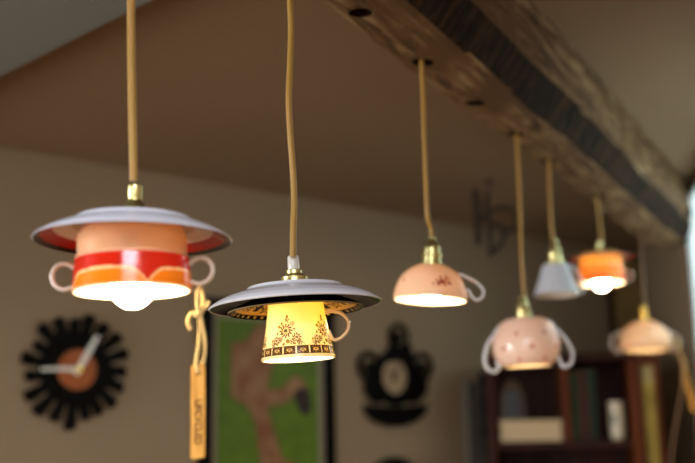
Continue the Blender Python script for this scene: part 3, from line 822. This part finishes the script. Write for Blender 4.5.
# green picture
ul = wall_uz(197, 400)[0]; ur = wall_uz(329, 400)[0]; zt = wall_uz(262, 303)[1]; wP = ur-ul; hP = wP*1.42; zb_ = zt-hP
pp = W0 + WD*(ul+wP/2); rt = thing('framed_picture', 'large framed picture of a bending bare figure on a green ground, behind the wooden tag', 'picture', (pp.x, pp.y, zb_), WANG)
fwid = wP*.065; bm = bmesh.new()
for a in ((-wP/2, -wP/2+fwid, 0, hP), (wP/2-fwid, wP/2, 0, hP), (-wP/2+fwid, wP/2-fwid, 0, fwid), (-wP/2+fwid, wP/2-fwid, hP-fwid, hP)):
    box(bm, a[0], a[1], -.028, -.001, a[2], a[3], bev=.002)
obj('frame', bm, M['frame_black'], rt, False)
obj('mount', B(-wP/2+fwid*.9, wP/2-fwid*.9, -.012, -.002, fwid*.9, hP-fwid*.9), M['mat'], rt, False)
mt = fwid*1.0+.022; gw, gh = wP-2*mt, hP-2*mt
def capd(x, y, a, b, r0, r1):
    ax, ay = a; bx, by = b; t = max(0, min(1, ((x-ax)*(bx-ax)+(y-ay)*(by-ay))/((bx-ax)**2+(by-ay)**2 or 1)))
    return math.hypot(x-ax-t*(bx-ax), y-ay-t*(by-ay)) - (r0+(r1-r0)*t)
caps = [((262, 338), (250, 366), 15, 19), ((250, 360), (252, 396), 20, 12), ((236, 350), (233, 392), 8, 5), ((233, 394), (254, 406), 5.5, 5), ((250, 396), (264, 430), 11, 7), ((264, 430), (276, 462), 7, 5),
        ((256, 398), (262, 462), 8, 5), ((256, 400), (280, 396), 9, 8), ((280, 396), (294, 384), 7, 8), ((294, 384), (299, 392), 9, 9), ((262, 458), (290, 466), 5, 4)]
SK = [srgb(168, 128, 88), srgb(136, 84, 52), srgb(112, 72, 44)]
bm = bmesh.new(); lay = bm.verts.layers.float_color.new('Col'); NX, NY = 120, 170; G = []
cpt = (262, 400); cu = wall_uz(*cpt)
s_w = (wall_uz(282, 400)[0]-wall_uz(242, 400)[0])/40; s_h = abs(wall_uz(262, 380)[1]-wall_uz(262, 420)[1])/40
for j in range(NY+1):
    row = []
    for i in range(NX+1):
        x = -gw/2+gw*i/NX; z = mt+gh*j/NY
        v = bm.verts.new((x, -.0135, z))
        px = cpt[0] + (x + (ul+wP/2) - cu[0])/s_w; py = cpt[1] - (z+zb_-cu[1])/s_h
        q = min(capd(px, py, *c_) for c_ in caps); hair = capd(px, py, (300, 396), (303, 408), 9, 7)
        nz_ = noise.noise(Vector((px*.08, py*.08, 0)))
        g = srgb(92+10*nz_, 122+14*nz_, 10)
        if q < 0:
            tt = min(1, max(0, .5+.9*noise.noise(Vector((px*.06+3, py*.05, 2)))))
            a_, b_ = (SK[0], SK[1]); g = tuple(a_[k]*(1-tt)+b_[k]*tt for k in range(4))
            if q > -1.3: g = SK[2]
        if hair < 0: g = srgb(44, 24, 18)
        v[lay] = g; row.append(v)
    G.append(row)
for j in range(NY):
    for i in range(NX): bm.faces.new((G[j][i], G[j][i+1], G[j+1][i+1], G[j+1][i]))
r = bmesh.ops.extrude_face_region(bm, geom=list(bm.faces)); bmesh.ops.translate(bm, verts=[g for g in r['geom'] if isinstance(g, bmesh.types.BMVert)], vec=(0, .0012, 0))
art = obj('artwork', bm, M['attr'], rt, False); art['label'] = 'bending bare figure with dark hair on a flat green ground'

# wrought iron ornament high on the back wall
c = (489, 200); oy = lambda x, y: on_plane(x, y, Vector((0, 2.42, 0)), Vector((0, 1, 0)))
oc = oy(*c); oc.z = ZCEIL
rt = thing('hanging_ornament', 'faint dark wrought-iron ornament hanging from the ceiling behind the third and fourth lamps', 'ornament', oc)
def orn(pts, r):
    bm = bmesh.new()
    tube(bm, catmull([oy(x, y)-oc for x, y in pts], 8), r, n=8); return bm
ironm = M['iron']
obj('iron_bar', orn([(475, 190), (477, 215), (478, 245)], .009), ironm, rt)
obj('iron_bar', orn([(486, 196), (489, 225), (491, 257)], .007), ironm, rt)
obj('iron_scroll', orn([(478, 222), (490, 212), (502, 208), (515, 212), (518, 224), (508, 232), (498, 226), (488, 222)], .006), ironm, rt)
obj('iron_scroll', orn([(490, 254), (500, 246), (504, 234), (500, 226)], .006), ironm, rt)
obj('iron_stem', orn([(488, 188), (488, 205), (489, 222)], .004), ironm, rt)
obj('ceiling_plate', lathe([(0, -.012), (.009, -.008), (.011, -.0005), (0, -.0005)], 24), ironm, rt)

# ------------------------------------------------------------------ bookcase and what is round it
DSH = .20
SANG = math.radians(-9.0); SD = Vector((math.cos(SANG), math.sin(SANG), 0)); SFN = Vector((SD.y, -SD.x, 0))
SF0 = on_plane(490, 430, Vector((0, 2.70, 0)), Vector((0, 1, 0))); SF0.z = 0
def shelf_plane(px, py): return on_plane(px, py, SF0, SFN)
sl = shelf_plane(489, 430); sr = shelf_plane(641, 430); st_ = shelf_plane(560, 354)
wS = (sr-sl).dot(SD); hS = st_.z
base = sl + SFN*(-DSH) ; base.z = 0
rt = thing('bookcase', 'dark brown wooden bookcase against the wall below the dotted bowl lamp', 'bookcase', (base.x, base.y, 0), SANG)
def sz(px, py):
    p = shelf_plane(px, py); return ((p-base).dot(SD), p.z)
tk = .02; yb = -.004
obj('side_panel', B(0, tk, -DSH, yb, 0, hS-tk), M['shelf'], rt, False)
obj('side_panel', B(wS-tk, wS, -DSH, yb, 0, hS-tk), M['shelf_warm'], rt, False)
obj('top_board', B(0, wS, -DSH-.01, yb, hS-tk, hS, bev=.003), M['shelf'], rt, False)
obj('back_panel', B(tk, wS-tk, yb-.012, yb, 0, hS-tk), M['shelf'], rt, False)
zs1 = sz(560, 441)[1]
xd = sz(566, 400)[0]
shz = [zs1 - k*.33 for k in range(0, 5) if zs1-k*.33 > .05]
for z in shz: obj('shelf_board', B(tk, wS-tk, -DSH+.005, yb-.012, z-tk, z), M['shelf'], rt, False)
obj('divider', B(xd-.009, xd+.009, -DSH+.01, yb-.012, zs1, hS-tk), M['shelf_warm'], rt, False)
def in_shelf(x, y, z=zs1):
    p = base + SD*x + SFN*(-y); p = Vector((p.x, p.y, z)); return p
# books
bcols = [(34, 48, 22), (60, 26, 16), (30, 44, 26), (74, 40, 18), (26, 30, 20), (40, 52, 24), (82, 54, 26), (50, 20, 14), (30, 40, 24)]
bdesc = ['dark green', 'dark red', 'deep green', 'brown', 'blackish green', 'moss green', 'tan brown', 'maroon', 'bottle green']
bx_ = xd+.013
for i, (cc, ds) in enumerate(zip(bcols, bdesc)):
    w = .018+.012*random.random(); hh = (hS-tk-zs1)*random.uniform(.86, .96)
    if bx_+w > sz(606, 430)[0]: break
    p = in_shelf(bx_+w/2, -DSH/2)
    b = thing('book', ds+' upright book in the middle of the bookcase, ' + (['hard against the divider', 'second from the divider', 'third from the divider', 'fourth from the divider', 'fifth from the divider', 'sixth from the divider', 'seventh from the divider', 'eighth from the divider', 'ninth from the divider'][i]), 'book', (p.x, p.y, zs1), SANG, 'books in the bookcase')
    obj('cover', B(-w/2, w/2, -.075, .07, 0, hh, bev=.001), simple('cloth_'+str(i), srgb(*cc), .7), b, False)
    obj('pages', B(-w/2+.002, w/2-.002, -.072, .0715, .003, hh+.0005), M['cream'], b, False)
    bx_ += w+.0015
# cream tray
x0, x1 = sz(500, 430)[0], sz(562, 430)[0]; x0 = max(x0, tk+.01); x1 = min(x1, xd-.015)
h_tr = sz(530, 423)[1]-zs1
p = in_shelf((x0+x1)/2, -DSH/2+.0); b = thing('tray', 'long low cream box lying on the bookcase shelf, below the dotted bowl lamp', 'box', (p.x, p.y, zs1), SANG)
w = (x1-x0)/2
bm = bmesh.new()
box(bm, -w, w, -.085, .03, 0, .004); box(bm, -w, w, -.085, -.08, .004, h_tr); box(bm, -w, w, .025, .03, .004, h_tr); box(bm, -w, -w+.005, -.08, .025, .004, h_tr); box(bm, w-.005, w, -.08, .025, .004, h_tr)
obj('box_body', bm, M['cream'], b, False)
bm = bmesh.new(); box(bm, -w-.003, w+.003, -.088, .033, h_tr, h_tr+.008, bev=.002); obj('lid', bm, M['cream'], b, False)
# pale oval framed mirror leaning inside on the left
x0, z0 = sz(494, 380); x1, _ = sz(514, 380)
zc_ = (sz(504, 380)[1]+sz(504, 420)[1])/2
hv = abs(sz(504, 381)[1]-sz(504, 421)[1])/2
p = in_shelf(tk+.045+.0, -.03); b = thing('mirror', 'small standing oval mirror with pale frame at the left inside the bookcase', 'mirror', (p.x, p.y, zs1), SANG)
bm = bmesh.new(); rx = .036; hv = min((sz(504, 377)[1]-zs1)/2, (hS-tk-zs1)/2-.004)
ring_prism(bm, 0, hv, hv, hv*.74, -.012, .0, sx=rx/hv); obj('frame', bm, simple('old_frame', srgb(112, 84, 56), .5), b, True)
bm = bmesh.new(); prism(bm, disc_pts(0, hv, hv*.8, rx/hv), -.006, -.003); obj('mirror_glass', bm, simple('mirror_glass', srgb(34, 24, 16), .2), b)
# cream mug
xm, _ = sz(620, 430); hm2 = sz(620, 401)[1]-zs1
p = in_shelf(xm, -DSH+.06); b = thing('mug', 'cream mug with a green mark standing at the right end of the bookcase shelf', 'mug', (p.x, p.y, zs1), SANG)
rm = .5*(sz(628, 430)[0]-sz(612, 430)[0])
def mugc(th, r, z, k):
    if k < 4.9 and abs(((th+.5+PI) % (2*PI))-PI) < .32 and abs(z-hm2*.55) < hm2*.16: return srgb(80, 96, 40)
    return srgb(206, 190, 158)
obj('mug_body', lathe([(0, 0), (rm*.8, 0), (rm*.95, hm2*.08), (rm, hm2*.3), (rm, hm2), (rm*.9, hm2), (rm*.88, hm2*.1), (0, hm2*.08)], 48, False, mugc, .004), M['attr_gloss'], b)
bm = bmesh.new(); tube(bm, catmull([(rm*.95, 0, hm2*.8), (rm*1.45, 0, hm2*.78), (rm*1.6, 0, hm2*.5), (rm*1.35, 0, hm2*.22), (rm*.95, 0, hm2*.2)], 6), .004, n=8)
o = obj('handle', bm, M['cream'], b); o.rotation_euler.z = 1.9

# tall narrow display panel at the right end of the bookcase
pD = SF0 - SFN*.02
dp = lambda x, y: on_plane(x, y, pD, SFN)
q0 = dp(644, 420)
a0, a1 = dp(634, 420), dp(661, 420); a0 = a0 + SD*max(0, (sr-a0).dot(SD)+.004); wp_ = (a1-a0).dot(SD); topz = dp(648, 358).z; 
rt = thing('display_stand', 'tall narrow wooden stand holding a yellow-green card, at the right end of the bookcase', 'stand', (a0.x, a0.y, 0), SANG)
obj('post', B(0, .006, -.03, 0, 0, topz), M['shelf_warm'], rt, False); obj('post', B(wp_-.012, wp_, -.03, 0, 0, topz), M['shelf_warm'], rt, False)
obj('rail', B(.006, wp_-.012, -.026, -.004, topz-.02, topz), M['shelf_warm'], rt, False); obj('rail', B(.006, wp_-.012, -.026, -.004, .1, .14), M['shelf_warm'], rt, False)
zy = dp(648, 382).z
obj('upper_card', B(.006, wp_-.012, -.016, -.01, zy, topz-.02), M['oliveg'], rt, False)['label'] = 'grey upper card'
obj('lower_card', B(.006, wp_-.012, -.018, -.01, .14, zy), M['olive'], rt, False)['label'] = 'yellow-green lower card'
# olive picture above the bookcase
ua, ub = wall_uz(607, 300)[0], wall_uz(641, 300)[0]; zt = wall_uz(620, 256)[1]; zb2 = max(wall_uz(620, 348)[1], hS+.012)
pp = W0+WD*((ua+ub)/2); w = (ub-ua)/2
rt = thing('framed_picture', 'tall narrow olive picture with dark side frame above the bookcase, behind the small orange lamp', 'picture', (pp.x, pp.y, zb2), WANG)
obj('picture_board', B(-w+.015, w-.012, -.014, -.002, .012, zt-zb2-.012), M['oliveg'], rt, False)
bm = bmesh.new()
for a in ((-w, -w+.014, 0, zt-zb2), (w-.012, w, 0, zt-zb2), (-w+.02, w-.012, 0, .012), (-w+.02, w-.012, zt-zb2-.012, zt-zb2)): box(bm, a[0], a[1], -.02, -.001, a[2], a[3])
obj('frame', bm, M['shelf'], rt, False)
# black cabinet edge and grey panel at the left of the bookcase
u0 = wall_uz(463, 420)[0]; u1 = wall_uz(480, 420)[0]; zt = wall_uz(472, 382)[1]
pp = W0+WD*((u0+u1)/2); w = (u1-u0)/2; zb3 = wall_uz(472, 463)[1]-.05
o = obj('notice_board', B(-w, w, -.02, -.001, 0, zt-zb3, bev=.002), M['greyp'], None, False); o.location = (pp.x, pp.y, zb3); o.rotation_euler.z = WANG
tag(o, 'narrow slate grey board on the wall just left of the bookcase', 'board')
lp_ = shelf_plane(481.5, 400); rp_ = shelf_plane(488.6, 400); wv = (rp_-lp_).dot(SD)
b0 = base - SD*(wv+.003); zt = shelf_plane(485, 372).z; zb4 = shelf_plane(485, 436).z
rt = thing('speaker', 'slim black loudspeaker fixed at the left side of the bookcase', 'speaker', (b0.x, b0.y, zb4), SANG)
obj('speaker_body', B(0, wv, -DSH+.01, -DSH+.07, 0, zt-zb4, bev=.002), M['frame_black'], rt, False)
for zz_ in (.25, .7):
    bm = bmesh.new(); prism(bm, disc_pts(wv/2, (zt-zb4)*zz_, wv*.36), -DSH+.007, -DSH+.0098)
    obj('speaker_cone', bm, M['iron'], rt)
print('SIZES', 'saucer1', 2*99*s1_, 'loc1', loc1[:], 'loc2', loc2[:], 'loc7', loc7[:], 'be', be[:], 'rc', rc[:], 'rF', rF[:], 'W', math.degrees(WANG), 'Beam', math.degrees(bang))

# ------------------------------------------------------------------ light
w = bpy.data.worlds.new('world'); S.world = w; w.use_nodes = True
bg = w.node_tree.nodes['Background']; bg.inputs[0].default_value = (.78, .90, 1, 1); bg.inputs[1].default_value = .55
def area(name, loc, d, sx, sy, power, col):
    l = bpy.data.lights.new(name, 'AREA'); l.shape = 'RECTANGLE'; l.size = sx; l.size_y = sy; l.energy = power; l.color = col
    o = bpy.data.objects.new(name, l); C.objects.link(o); o.location = loc
    o.rotation_euler = Vector(d).to_track_quat('-Z', 'Y').to_euler(); return o
cx = (XL+.5 + rF.x-.35)/2
area('daylight_front_window', (cx, YF-.10, (.9+ZCEIL)/2), (0, 1, 0), fw-.9, ZCEIL-1.0, 26, (.92, .95, 1))
pm = rc + RD*(w1a+.6) + rn*.2
area('daylight_side_window', (pm.x, pm.y, (w1z0+w1z1)/2), -rn, 1.1, w1z1-w1z0-.05, 6, (.88, .95, 1))
area('daylight_skylight', (.15, -.75, ZCEIL+.06), (0, 0, -1), 1.0, .8, 100, (.84, .89, 1))
area('added_left_fill', (XL-.10, .35, 1.47), (1, 0, 0), .9, 1.1, 75, (.97, .97, 1))  # added fill through the made-up left window, brightens the right wall

cam_d.dof.use_dof = True; cam_d.dof.focus_distance = (loc2-O).dot(FWD) - .03; cam_d.dof.aperture_fstop = 3.5
S.view_settings.view_transform = 'Standard'; S.view_settings.look = 'None'; S.view_settings.gamma = 1; S.view_settings.exposure = -.12
S.cycles.max_bounces = 10; S.cycles.diffuse_bounces = 5; S.cycles.transmission_bounces = 6; S.cycles.sample_clamp_indirect = 6
